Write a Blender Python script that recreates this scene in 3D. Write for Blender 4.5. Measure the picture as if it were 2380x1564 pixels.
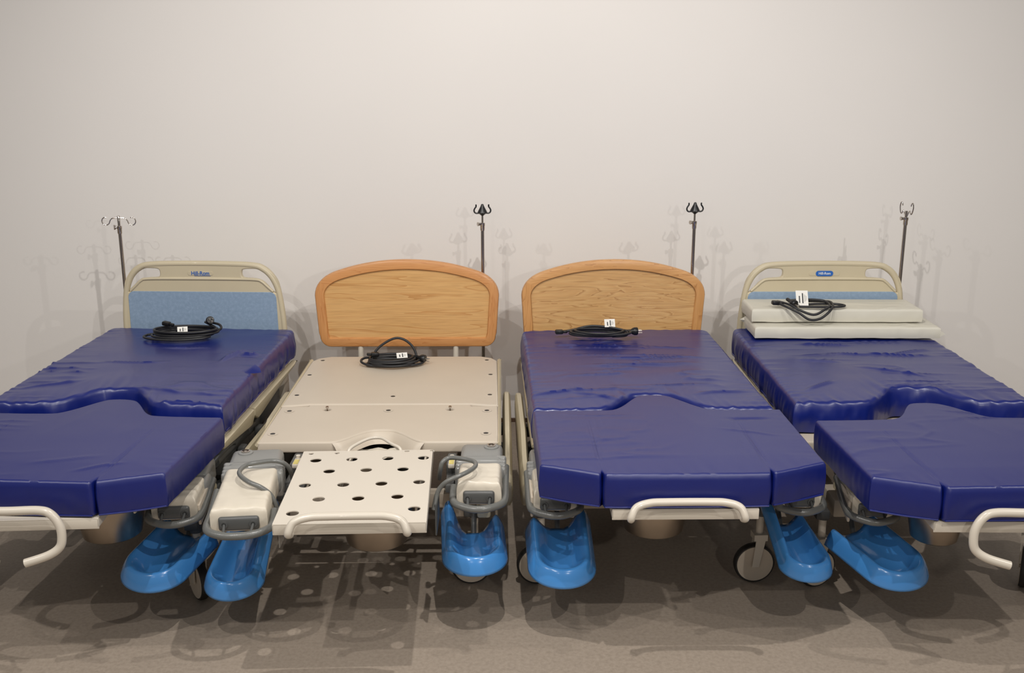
import bpy, bmesh, math, random
from mathutils import Vector, Matrix, noise
R = math.radians
V = Vector
for o in list(bpy.data.objects):
    bpy.data.objects.remove(o)
SC = bpy.context.scene
COL = SC.collection

# ---------------------------------------------------------------- camera
CAMH, TH, FPX = 1.87, R(14.5), 2400.0
cam = bpy.data.cameras.new('camera')
cam.sensor_fit = 'HORIZONTAL'; cam.sensor_width = 36.0; cam.lens = 36.0 * FPX / 2380.0
cam.clip_start = 0.05; cam.clip_end = 60
co = bpy.data.objects.new('camera', cam); COL.objects.link(co)
co.location = (0, 0, CAMH); co.rotation_euler = (R(90) - TH, 0, 0)
SC.camera = co

# ---------------------------------------------------------------- world, lamps, exposure
w = bpy.data.worlds.new('world'); SC.world = w; w.use_nodes = True
w.node_tree.nodes['Background'].inputs[0].default_value = (1.0, 0.955, 0.91, 1)
w.node_tree.nodes['Background'].inputs[1].default_value = 0.22

def spot(name, loc, target, power, size=R(100), blend=0.6, rad=0.05, color=(1, 0.93, 0.85)):
    l = bpy.data.lights.new(name, 'SPOT'); l.energy = power; l.spot_size = size; l.spot_blend = blend
    l.shadow_soft_size = rad; l.color = color
    o = bpy.data.objects.new(name, l); COL.objects.link(o); o.location = loc
    o.rotation_euler = (V(target) - V(loc)).to_track_quat('-Z', 'Y').to_euler()
    return o
WARM = (1, 0.962, 0.918)
for lx, ly, pw in ((0.15, 2.4, 135), (-1.3, 1.6, 85), (3.6, 1.6, 115), (-3.2, 1.6, 85), (1.6, 0.6, 115), (-1.6, 0.0, 95)):
    spot('ceiling_spot', (lx, ly, 3.7), (lx * 0.35, ly + 2.2, 0.8), pw * 1.28, R(112), 0.8, 0.022, WARM)
spot('flood_lamp', (1.4, -0.3, 2.15), (0.3, 5.3, 1.9), 92, R(80), 0.9, 0.04, WARM)
spot('flood_lamp', (-0.8, -0.3, 2.15), (0.0, 5.3, 1.9), 26, R(80), 0.9, 0.04, WARM)
SC.view_settings.view_transform = 'Standard'; SC.view_settings.look = 'None'
SC.view_settings.exposure = 0.0; SC.view_settings.gamma = 1.0
SC.view_settings.use_curve_mapping = False

# ---------------------------------------------------------------- placing helpers
def _ray(px, py):
    a = (px - 1190) / FPX; b = -(py - 782) / FPX
    c, s = math.cos(TH), math.sin(TH)
    return a, c + b * s, -s + b * c
def at_z(px, py, z):
    r = _ray(px, py); t = (z - CAMH) / r[2]; return V((r[0] * t, r[1] * t, z))
def at_y(px, py, y):
    r = _ray(px, py); t = y / r[1]; return V((r[0] * t, y, CAMH + r[2] * t))

# ---------------------------------------------------------------- materials
def srgb(r, g, b):
    f = lambda c: (c / 255 / 12.92) if c <= 10.3 else ((c / 255 + 0.055) / 1.055) ** 2.4
    return (f(r), f(g), f(b), 1)
def material(name, col, rough=0.5, metal=0.0, spec=0.5, var=0.0, vscale=20, bump=0.0, bscale=60, coat=0.0, alpha=1.0, trans=0.0):
    m = bpy.data.materials.new(name); m.use_nodes = True
    nt = m.node_tree; N = nt.nodes; L = nt.links; p = N['Principled BSDF']
    p.inputs['Base Color'].default_value = col
    p.inputs['Roughness'].default_value = rough; p.inputs['Metallic'].default_value = metal
    p.inputs['Specular IOR Level'].default_value = spec
    p.inputs['Coat Weight'].default_value = coat
    p.inputs['Alpha'].default_value = alpha
    p.inputs['Transmission Weight'].default_value = trans
    tc = N.new('ShaderNodeTexCoord')
    if var > 0:
        n = N.new('ShaderNodeTexNoise'); n.inputs['Scale'].default_value = vscale; n.inputs['Detail'].default_value = 5
        L.new(tc.outputs['Object'], n.inputs['Vector'])
        mx = N.new('ShaderNodeMix'); mx.data_type = 'RGBA'
        mx.inputs[6].default_value = tuple(c * (1 - var) for c in col[:3]) + (1,)
        mx.inputs[7].default_value = tuple(min(1, c * (1 + var)) for c in col[:3]) + (1,)
        mr = N.new('ShaderNodeMapRange'); mr.inputs[1].default_value = 0.3; mr.inputs[2].default_value = 0.7
        L.new(n.outputs[0], mr.inputs[0]); L.new(mr.outputs[0], mx.inputs[0])
        L.new(mx.outputs[2], p.inputs['Base Color'])
    if bump > 0:
        n2 = N.new('ShaderNodeTexNoise'); n2.inputs['Scale'].default_value = bscale; n2.inputs['Detail'].default_value = 4
        L.new(tc.outputs['Object'], n2.inputs['Vector'])
        b = N.new('ShaderNodeBump'); b.inputs['Strength'].default_value = bump; b.inputs['Distance'].default_value = 0.003
        L.new(n2.outputs[0], b.inputs['Height']); L.new(b.outputs[0], p.inputs['Normal'])
    return m

def wood(name, c1, c2, c3, along='X', scale=1.0, seed=0.0, cath=0.0):
    m = bpy.data.materials.new(name); m.use_nodes = True
    nt = m.node_tree; N = nt.nodes; L = nt.links; p = N['Principled BSDF']
    p.inputs['Roughness'].default_value = 0.38; p.inputs['Coat Weight'].default_value = 0.25; p.inputs['Coat Roughness'].default_value = 0.2
    tc = N.new('ShaderNodeTexCoord'); mp = N.new('ShaderNodeMapping')
    s = (1.6, 6, 16) if along == 'X' else (16, 6, 1.6)
    mp.inputs['Scale'].default_value = tuple(v * scale for v in s)
    mp.inputs['Location'].default_value = (seed, seed * 1.7, seed * 0.6)
    L.new(tc.outputs['Object'], mp.inputs[0])
    n = N.new('ShaderNodeTexNoise'); n.inputs['Scale'].default_value = 1.0; n.inputs['Detail'].default_value = 3; n.inputs['Distortion'].default_value = 0.4
    L.new(mp.outputs[0], n.inputs['Vector'])
    mul = N.new('ShaderNodeMath'); mul.operation = 'MULTIPLY'; mul.inputs[1].default_value = 9.0
    L.new(n.outputs[0], mul.inputs[0])
    fr = N.new('ShaderNodeMath'); fr.operation = 'FRACT'; L.new(mul.outputs[0], fr.inputs[0])
    cr = N.new('ShaderNodeValToRGB'); e = cr.color_ramp.elements
    e[0].position = 0.0; e[0].color = c2; e[1].position = 1.0; e[1].color = c1
    x = e.new(0.22); x.color = c1
    x = e.new(0.85); x.color = c3
    L.new(fr.outputs[0], cr.inputs[0])
    n2 = N.new('ShaderNodeTexNoise'); n2.inputs['Scale'].default_value = 1.0; n2.inputs['Detail'].default_value = 6
    mp2 = N.new('ShaderNodeMapping'); mp2.inputs['Scale'].default_value = (10, 60, 240) if along == 'X' else (240, 60, 10)
    L.new(tc.outputs['Object'], mp2.inputs[0]); L.new(mp2.outputs[0], n2.inputs['Vector'])
    mx = N.new('ShaderNodeMix'); mx.data_type = 'RGBA'; mx.blend_type = 'MULTIPLY'; mx.inputs[0].default_value = 0.35
    c4 = N.new('ShaderNodeValToRGB'); c4.color_ramp.elements[0].color = (0.6, 0.55, 0.5, 1); c4.color_ramp.elements[1].color = (1, 1, 1, 1)
    c4.color_ramp.elements[0].position = 0.3; c4.color_ramp.elements[1].position = 0.55
    L.new(n2.outputs[0], c4.inputs[0]); L.new(cr.outputs[0], mx.inputs[6]); L.new(c4.outputs[0], mx.inputs[7])
    L.new(mx.outputs[2], p.inputs['Base Color'])
    return m

def speckled(name, a, b, c, scale, lo=0.35, hi=0.65, rough=0.5, bump=0.05):
    m = bpy.data.materials.new(name); m.use_nodes = True
    nt = m.node_tree; N = nt.nodes; L = nt.links; p = N['Principled BSDF']; p.inputs['Roughness'].default_value = rough
    tc = N.new('ShaderNodeTexCoord')
    n = N.new('ShaderNodeTexNoise'); n.inputs['Scale'].default_value = scale; n.inputs['Detail'].default_value = 8; n.inputs['Roughness'].default_value = 0.7
    L.new(tc.outputs['Object'], n.inputs['Vector'])
    cr = N.new('ShaderNodeValToRGB'); e = cr.color_ramp.elements
    e[0].position = lo; e[0].color = a; e[1].position = hi; e[1].color = c
    x = e.new((lo + hi) / 2); x.color = b
    L.new(n.outputs[0], cr.inputs[0]); L.new(cr.outputs[0], p.inputs['Base Color'])
    bp = N.new('ShaderNodeBump'); bp.inputs['Strength'].default_value = bump; bp.inputs['Distance'].default_value = 0.002
    L.new(n.outputs[0], bp.inputs['Height']); L.new(bp.outputs[0], p.inputs['Normal'])
    return m

M = {}
M['wall'] = material('painted_wall', srgb(225, 221, 217), 0.75, var=0.012, vscale=1.2, bump=0.06, bscale=140)
M['floor'] = speckled('concrete_floor', srgb(138, 126, 113), srgb(156, 143, 129), srgb(168, 155, 141), 70, 0.25, 0.75, 0.55, 0.04)
M['skirting'] = material('brown_skirting', srgb(84, 62, 46), 0.6, var=0.1)
M['vinyl'] = material('blue_vinyl', srgb(8, 26, 104), 0.32, spec=0.75, bump=0.05, bscale=500, coat=0.06)
M['vinyl_soft'] = material('blue_nylon', srgb(5, 22, 100), 0.35, spec=0.78, bump=0.12, bscale=900)
M['beige'] = material('beige_plastic', srgb(196, 184, 156), 0.42, var=0.02, vscale=8, coat=0.15)
M['deck'] = material('cream_moulded_plastic', srgb(200, 188, 171), 0.45, var=0.02, vscale=5, bump=0.06, bscale=300)
M['cream_metal'] = material('cream_painted_steel', srgb(212, 203, 188), 0.28, spec=0.6, coat=0.4)
M['felt'] = speckled('mottled_blue_laminate', srgb(124, 146, 168), srgb(134, 155, 178), srgb(150, 170, 194), 60, 0.25, 0.75, 0.5, 0.02)
M['blue'] = material('glossy_blue_plastic', srgb(70, 142, 212), 0.22, spec=0.55, coat=0.5, var=0.03, vscale=3)
M['grey'] = material('grey_plastic', srgb(134, 134, 131), 0.38, var=0.03, vscale=12)
M['grey_tube'] = material('grey_coated_tube', srgb(104, 105, 102), 0.3, spec=0.6, bump=0.15, bscale=160)
M['wrap'] = material('clear_wrapped_grey', srgb(140, 140, 137), 0.16, spec=0.8, coat=0.6)
M['dark'] = material('dark_rubber', srgb(40, 38, 37), 0.5, var=0.1)
M['darkgrey'] = material('dark_grey_plastic', srgb(84, 85, 84), 0.4)
M['pad_white'] = material('white_pad_cover', srgb(214, 205, 188), 0.35, spec=0.5, bump=0.35, bscale=22, coat=0.2)
M['steel'] = material('brushed_stainless', srgb(172, 158, 142), 0.32, metal=1.0, var=0.06, vscale=14)
M['chrome'] = material('chrome', srgb(190, 182, 174), 0.16, metal=1.0)
M['tyre'] = material('black_tyre', srgb(38, 35, 33), 0.6)
M['hubcap'] = material('beige_wheel_disc', srgb(205, 192, 174), 0.4, var=0.04)
M['cord'] = material('black_cord', srgb(34, 34, 36), 0.42)
M['black'] = material('black_plastic', srgb(18, 18, 20), 0.35)
M['paper'] = material('white_paper', srgb(235, 232, 225), 0.6)
M['ink'] = material('grey_ink', srgb(60, 60, 62), 0.6)
M['badge_blue'] = material('badge_blue', srgb(42, 98, 176), 0.4)
M['badge_white'] = material('badge_white', srgb(214, 220, 226), 0.4)
M['foam'] = material('pale_grey_vinyl', srgb(206, 202, 188), 0.45, bump=0.2, bscale=30)
M['sticker'] = material('yellow_sticker', srgb(206, 190, 110), 0.5, var=0.2, vscale=60)
M['film'] = material('clear_film', srgb(230, 228, 222), 0.12, spec=0.6, alpha=0.32, bump=0.6, bscale=25)
M['oak1p'] = wood('pale_oak_panel', srgb(212, 168, 110), srgb(190, 138, 80), srgb(206, 160, 102), 'X', 0.55, 3.1)
M['oak1f'] = wood('amber_oak_frame', srgb(206, 148, 92), srgb(190, 128, 74), srgb(202, 142, 86), 'X', 1.0, 1.0)
M['oak1v'] = wood('amber_oak_stile', srgb(206, 148, 92), srgb(190, 128, 74), srgb(202, 142, 86), 'Z', 1.0, 2.0)
M['oak2p'] = wood('golden_oak_panel', srgb(212, 170, 114), srgb(176, 128, 76), srgb(204, 158, 102), 'X', 1.0, 7.7)
M['oak2f'] = wood('golden_oak_frame', srgb(210, 158, 100), srgb(180, 126, 72), srgb(202, 148, 90), 'X', 1.2, 5.0)
M['oak2v'] = wood('golden_oak_stile', srgb(208, 154, 96), srgb(180, 124, 70), srgb(200, 146, 88), 'Z', 1.2, 6.0)

# ---------------------------------------------------------------- mesh helpers
class MB:
    def __init__(s): s.v = []; s.f = []; s.flat = []
    def add(s, vs, fs, mat=None):
        b = len(s.v)
        s.v += [tuple(mat @ V(v)) if mat else tuple(v) for v in vs]
        s.f += [tuple(i + b for i in f) for f in fs]
        return s
    def bm(s, bm, mat=None):
        bm.verts.index_update()
        return s.add([v.co.copy() for v in bm.verts], [[v.index for v in f.verts] for f in bm.faces], mat)
    def box(s, c, size, bev=0.004, rot=(0, 0, 0), seg=2):
        bm = bmesh.new(); bmesh.ops.create_cube(bm, size=1)
        for v in bm.verts: v.co = V((v.co.x * size[0], v.co.y * size[1], v.co.z * size[2]))
        if bev > 0:
            bmesh.ops.bevel(bm, geom=bm.edges[:], offset=min(bev, min(size) * 0.45), segments=seg, affect='EDGES', profile=0.5)
        from mathutils import Euler
        m = Matrix.Translation(c) @ Euler(rot).to_matrix().to_4x4()
        s.bm(bm, m); bm.free(); return s
    def lathe(s, prof, mat=None, n=32, cap=True):
        vs = []; fs = []
        for r, z in prof:
            for i in range(n):
                a = 2 * math.pi * i / n; vs.append((r * math.cos(a), r * math.sin(a), z))
        for k in range(len(prof) - 1):
            for i in range(n):
                j = (i + 1) % n; fs.append((k * n + i, k * n + j, (k + 1) * n + j, (k + 1) * n + i))
        if cap:
            fs.append(tuple(reversed(range(n)))); fs.append(tuple(range((len(prof) - 1) * n, len(prof) * n)))
        return s.add(vs, fs, mat)
    def cyl(s, a, b, r, r2=None, n=20, bev=0.0):
        a = V(a); b = V(b); d = b - a; L = d.length
        m = Matrix.Translation(a) @ d.to_track_quat('Z', 'Y').to_matrix().to_4x4()
        r2 = r if r2 is None else r2
        if bev: prof = [(r - bev, 0), (r, bev), (r2, L - bev), (r2 - bev, L)]
        else: prof = [(r, 0), (r2, L)]
        return s.lathe(prof, m, n)
    def tube(s, pts, r, n=12, sub=8, smooth=True, ends=True):
        pts = [V(p) for p in pts]
        if smooth: pts = spline(pts, sub)
        vs = []; fs = []; up = None; m = len(pts)
        rr = r if callable(r) else (lambda t: r)
        for i, p in enumerate(pts):
            t = (pts[min(i + 1, m - 1)] - pts[max(i - 1, 0)]).normalized()
            if up is None:
                up = V((0, 0, 1)) if abs(t.z) < 0.9 else V((1, 0, 0))
            up = (up - t * up.dot(t)).normalized(); sd = t.cross(up)
            q = rr(i / (m - 1))
            for k in range(n):
                a = 2 * math.pi * k / n
                vs.append(p + (up * math.cos(a) + sd * math.sin(a)) * q)
        for i in range(m - 1):
            for k in range(n):
                j = (k + 1) % n
                fs.append((i * n + k, i * n + j, (i + 1) * n + j, (i + 1) * n + k))
        if ends:
            t0 = (pts[0] - pts[1]).normalized(); t1 = (pts[-1] - pts[-2]).normalized()
            vs.append(pts[0] + t0 * rr(0) * 0.45); vs.append(pts[-1] + t1 * rr(1) * 0.45)
            c0 = m * n; c1 = c0 + 1
            for k in range(n):
                j = (k + 1) % n
                fs.append((c0, j, k)); fs.append((c1, (m - 1) * n + k, (m - 1) * n + j))
        return s.add(vs, fs)
def spline(p, sub=8):
    out = []; n = len(p)
    for i in range(n - 1):
        a = p[max(i - 1, 0)]; b = p[i]; c = p[i + 1]; d = p[min(i + 2, n - 1)]
        for k in range(sub):
            t = k / sub
            out.append(0.5 * ((2 * b) + (c - a) * t + (2 * a - 5 * b + 4 * c - d) * t * t + (-a + 3 * b - 3 * c + d) * t ** 3))
    out.append(p[-1]); return out

class Root:
    """an Empty at the thing's base, with the map from its own coordinates to the world"""
    def __init__(s, name, loc, rz, label, cat, group=None):
        o = bpy.data.objects.new(name, None); COL.objects.link(o); o.empty_display_size = 0.1
        o.location = loc; o.rotation_euler = (0, 0, rz)
        o['label'] = label; o['category'] = cat
        if group: o['group'] = group
        s.o = o; s.m = Matrix.Translation(loc) @ Matrix.Rotation(rz, 4, 'Z'); s.i = s.m.inverted()
def finish(name, me, mat, root=None, parent=None, smooth=40, world=True, label=None):
    me.materials.clear(); me.materials.append(mat)
    if root and world: me.transform(root.i)
    me.validate()
    if smooth:
        me.polygons.foreach_set('use_smooth', [True] * len(me.polygons))
        try: me.set_sharp_from_angle(angle=R(smooth))
        except Exception: pass
    o = bpy.data.objects.new(name, me); COL.objects.link(o)
    if parent is not None: o.parent = parent
    elif root: o.parent = root.o
    if label: o['label'] = label
    return o
def put(name, mb, mat, root=None, parent=None, local=True, smooth=40, label=None):
    """local=True: the mesh is in the root's own coordinates already"""
    me = bpy.data.meshes.new(name); me.from_pydata(mb.v, [], mb.f); me.update()
    bm = bmesh.new(); bm.from_mesh(me); bmesh.ops.recalc_face_normals(bm, faces=bm.faces[:]); bm.to_mesh(me); bm.free()
    return finish(name, me, mat, root, parent, smooth, world=not local, label=label)
def tag(o, label, cat, group=None):
    o['label'] = label; o['category'] = cat
    if group: o['group'] = group
    return o
def plate(name, outer, holes, ext, bev, mat, mtx, root=None, parent=None, local=True, res=2, label=None):
    cu = bpy.data.curves.new(name, 'CURVE'); cu.dimensions = '2D'; cu.fill_mode = 'BOTH'
    cu.extrude = max(ext - bev, 0.0001); cu.bevel_depth = bev; cu.bevel_resolution = res; cu.offset = -bev
    for pts in [outer] + holes:
        sp = cu.splines.new('POLY'); sp.points.add(len(pts) - 1); sp.use_cyclic_u = True
        for i, p in enumerate(pts): sp.points[i].co = (p[0], p[1], 0, 1)
    tmp = bpy.data.objects.new('tmp', cu); COL.objects.link(tmp)
    dg = bpy.context.evaluated_depsgraph_get()
    me = bpy.data.meshes.new_from_object(tmp.evaluated_get(dg)); me.name = name
    bpy.data.objects.remove(tmp); bpy.data.curves.remove(cu)
    me.transform(mtx)
    return finish(name, me, mat, root, parent, 35, world=not local, label=label)
def text(name, s, size, ext, mat, mtx, root, parent, off=0.0, sx=1.0):
    cu = bpy.data.curves.new(name, 'FONT'); cu.body = s; cu.size = size; cu.extrude = ext; cu.align_x = 'CENTER'; cu.align_y = 'CENTER'; cu.offset = off
    tmp = bpy.data.objects.new('tmp', cu); COL.objects.link(tmp)
    dg = bpy.context.evaluated_depsgraph_get()
    me = bpy.data.meshes.new_from_object(tmp.evaluated_get(dg)); me.name = name
    bpy.data.objects.remove(tmp); bpy.data.curves.remove(cu)
    me.transform(mtx @ Matrix.Diagonal((sx, 1, 1, 1)))
    return finish(name, me, mat, root, parent, 0, world=False)
def rrect(x0, y0, x1, y1, r, n=6):
    """rounded rectangle; r = one radius or four (bl, br, tr, tl)"""
    rs = r if isinstance(r, (list, tuple)) else [r] * 4
    out = []
    for (cx, cy, a0), q in zip([(x0, y0, 180), (x1, y0, 270), (x1, y1, 0), (x0, y1, 90)], rs):
        ox = cx + (q if cx == x0 else -q); oy = cy + (q if cy == y0 else -q)
        for k in range(n + 1):
            a = R(a0 + 90 * k / n); out.append((ox + q * math.cos(a), oy + q * math.sin(a)))
    return out
def circle(x, y, r, n=20, ry=None):
    return [(x + r * math.cos(2 * math.pi * i / n), y + (ry or r) * math.sin(2 * math.pi * i / n)) for i in range(n)]
def smooth_poly(pts, it=3):
    for _ in range(it):
        q = []
        for i in range(len(pts)):
            a = pts[i]; b = pts[(i + 1) % len(pts)]
            q.append((a[0] * .75 + b[0] * .25, a[1] * .75 + b[1] * .25)); q.append((a[0] * .25 + b[0] * .75, a[1] * .25 + b[1] * .75))
        pts = q
    return pts
UPRIGHT = Matrix.Rotation(R(90), 4, 'X')      # plate drawn in x,y stands up in x,z facing -y

# ---------------------------------------------------------------- setting
WY = 5.37
def struct(name, mb, mat):
    o = put(name, mb, mat, smooth=0); o['kind'] = 'structure'; return o
b = MB(); b.box((0, 1.5, -0.05), (14, 9.0, 0.1), 0); struct('floor', b, M['floor'])
b = MB(); b.box((0, WY + 0.06, 2.3), (14, 0.12, 4.8), 0); struct('wall_back', b, M['wall'])
b = MB(); b.box((0, WY - 0.006, 0.011), (14, 0.012, 0.022), 0.003); struct('baseboard_back', b, M['skirting'])

# ---------------------------------------------------------------- mattress builder
def clampf(x, a, b): return max(a, min(b, x))
def lin(tab, x):
    if x <= tab[0][0]: return tab[0][1]
    for (x0, y0), (x1, y1) in zip(tab, tab[1:]):
        if x <= x1:
            t = (x - x0) / (x1 - x0) if x1 > x0 else 1
            return y0 + (y1 - y0) * t
    return tab[-1][1]
def smtab(tab, k=2):
    """round the corners of a profile table by Chaikin cutting"""
    for _ in range(k):
        q = [tab[0]]
        for a, c in zip(tab, tab[1:]):
            q.append((a[0] * .75 + c[0] * .25, a[1] * .75 + c[1] * .25)); q.append((a[0] * .25 + c[0] * .75, a[1] * .25 + c[1] * .75))
        q.append(tab[-1]); tab = q
    return tab
def mattress(name, root, mat, x0, x1, back, front, zt, zb, er=0.02, seed=0, wr=1.0, nx=130, ny=90, notches=(), corner=0.0, pucker=1.0, bulge=0.006, sag=0.0, folds=(), parent=None, xf=None):
    xs = set()
    for i in range(nx + 1):
        t = i / nx; xs.add(round(x0 + (x1 - x0) * (0.5 - 0.5 * math.cos(math.pi * t)) * 0.35 + (x1 - x0) * t * 0.65, 5))
    for k in notches:
        for d in (-0.012, -0.006, -0.003, 0, 0.003, 0.006, 0.012): xs.add(round(k + d, 5))
    xs = sorted(xs)
    def yb(x):
        y = lin(back, x); e = min(x - x0, x1 - x)
        if corner and e < corner: y -= corner - math.sqrt(max(0, corner ** 2 - (corner - e) ** 2))
        return y
    def yf(x):
        y = lin(front, x)
        for k in notches: y += 0.032 * math.exp(-((x - k) / 0.005) ** 2)
        return y
    ts = [(0.5 - 0.5 * math.cos(math.pi * j / ny)) * 0.5 + 0.5 * j / ny for j in range(ny + 1)]
    def nz(a, b, c): return noise.noise(V((a + seed * 13.1, b + seed * 7.3, c)))
    def height(x, y, dx, db, df, sgn):
        d = min(dx, db, df)
        z = zt
        if d < er: z -= er - math.sqrt(max(0, er * er - (er - d) ** 2))
        # crown and sag
        z += 0.004 * min(1, d / 0.15)
        h = 0.0016 * nz(x * 5, y * 7, 1)
        r = 1 - abs(nz(x * 2.2 + 0.6 * nz(x * 5, y * 5, 9), y * 15, 2.5)) * 2.2
        mask = clampf(nz(x * 3, y * 3, 5.5) * 2.5 + 0.1, 0, 1)
        h += 0.0035 * max(0, r) ** 5 * mask
        h += pucker * 0.0035 * math.exp(-dx / 0.05) * nz(y * 42, x * 5, 3)
        h += pucker * 0.0045 * math.exp(-df / 0.06) * nz(x * 34 + 6 * y, y * 5, 4)
        h += pucker * 0.002 * math.exp(-db / 0.05) * nz(x * 30, y * 5, 4.7)
        for (fx, fy, ang, ln, wd, am) in folds:
            c, s = math.cos(R(ang)), math.sin(R(ang))
            u = (x - fx) * c + (y - fy) * s; v = -(x - fx) * s + (y - fy) * c + 0.012 * nz(x * 9, y * 9, 8)
            h += am * math.exp(-(u / ln) ** 4) * math.exp(-(v / wd) ** 2)
        return z + h * wr * min(1, d / 0.012 + 0.15)
    vs = []; idx = {}
    for i, x in enumerate(xs):
        B_, F_ = yb(x), yf(x)
        for j, t in enumerate(ts):
            y = B_ + (F_ - B_) * t
            dx = min(x - x0, x1 - x)
            sl = 1 / math.sqrt(1 + ((yb(min(x + .004, x1)) - yb(max(x - .004, x0))) / 0.008) ** 2)
            sf = 1 / math.sqrt(1 + ((yf(min(x + .004, x1)) - yf(max(x - .004, x0))) / 0.008) ** 2)
            idx[i, j] = len(vs)
            vs.append([x, y, height(x, y, dx, (B_ - y) * sl, (y - F_) * sf, 1) - sag * (t ** 6)])
    I, J = len(xs) - 1, len(ts) - 1
    fs = [(idx[i, j], idx[i, j + 1], idx[i + 1, j + 1], idx[i + 1, j]) for i in range(I) for j in range(J)]
    loop = [idx[i, 0] for i in range(I)] + [idx[I, j] for j in range(J)] + [idx[i, J] for i in range(I, 0, -1)] + [idx[0, j] for j in range(J, 0, -1)]
    n = len(loop); prev = loop; K = 7
    nrm = []
    for q in range(n):
        a = vs[loop[q - 2]]; c = vs[loop[(q + 2) % n]]
        d = V((c[0] - a[0], c[1] - a[1])); nn = V((-d.y, d.x)); nn = nn.normalized() if nn.length > 0 else V((0, 0))
        nrm.append(nn)
    area = sum(vs[loop[q]][0] * vs[loop[(q + 1) % n]][1] - vs[loop[(q + 1) % n]][0] * vs[loop[q]][1] for q in range(n))
    sg = -1 if area > 0 else 1
    for k in range(1, K + 1):
        cur = []
        for q in range(n):
            p = vs[loop[q]]; t = k / K
            z = p[2] + (zb - p[2]) * t
            wob = 0.0035 * wr * pucker * noise.noise(V((p[0] * 16 + seed, p[1] * 16, z * 5))) + 0.002 * wr * noise.noise(V((p[0] * 40 + seed, p[1] * 40, z * 14)))
            o_ = bulge * math.sin(math.pi * t) + wob * math.sin(math.pi * min(1, t * 1.4) * 0.6)
            cur.append(len(vs)); vs.append([p[0] + sg * nrm[q].x * o_, p[1] + sg * nrm[q].y * o_, z + (0.004 * noise.noise(V((p[0] * 9, p[1] * 9, seed))) if k == K else 0)])
        for q in range(n): fs.append((prev[q], prev[(q + 1) % n], cur[(q + 1) % n], cur[q]))
        prev = cur
    # closed underside as a fan of strips
    c = len(vs); vs.append([(x0 + x1) / 2, (yb((x0 + x1) / 2) + yf((x0 + x1) / 2)) / 2, zb])
    for q in range(n): fs.append((prev[q], prev[(q + 1) % n], c))
    mb = MB(); mb.add(vs, fs, xf)
    return put(name, mb, mat, root, parent, smooth=50)

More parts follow.
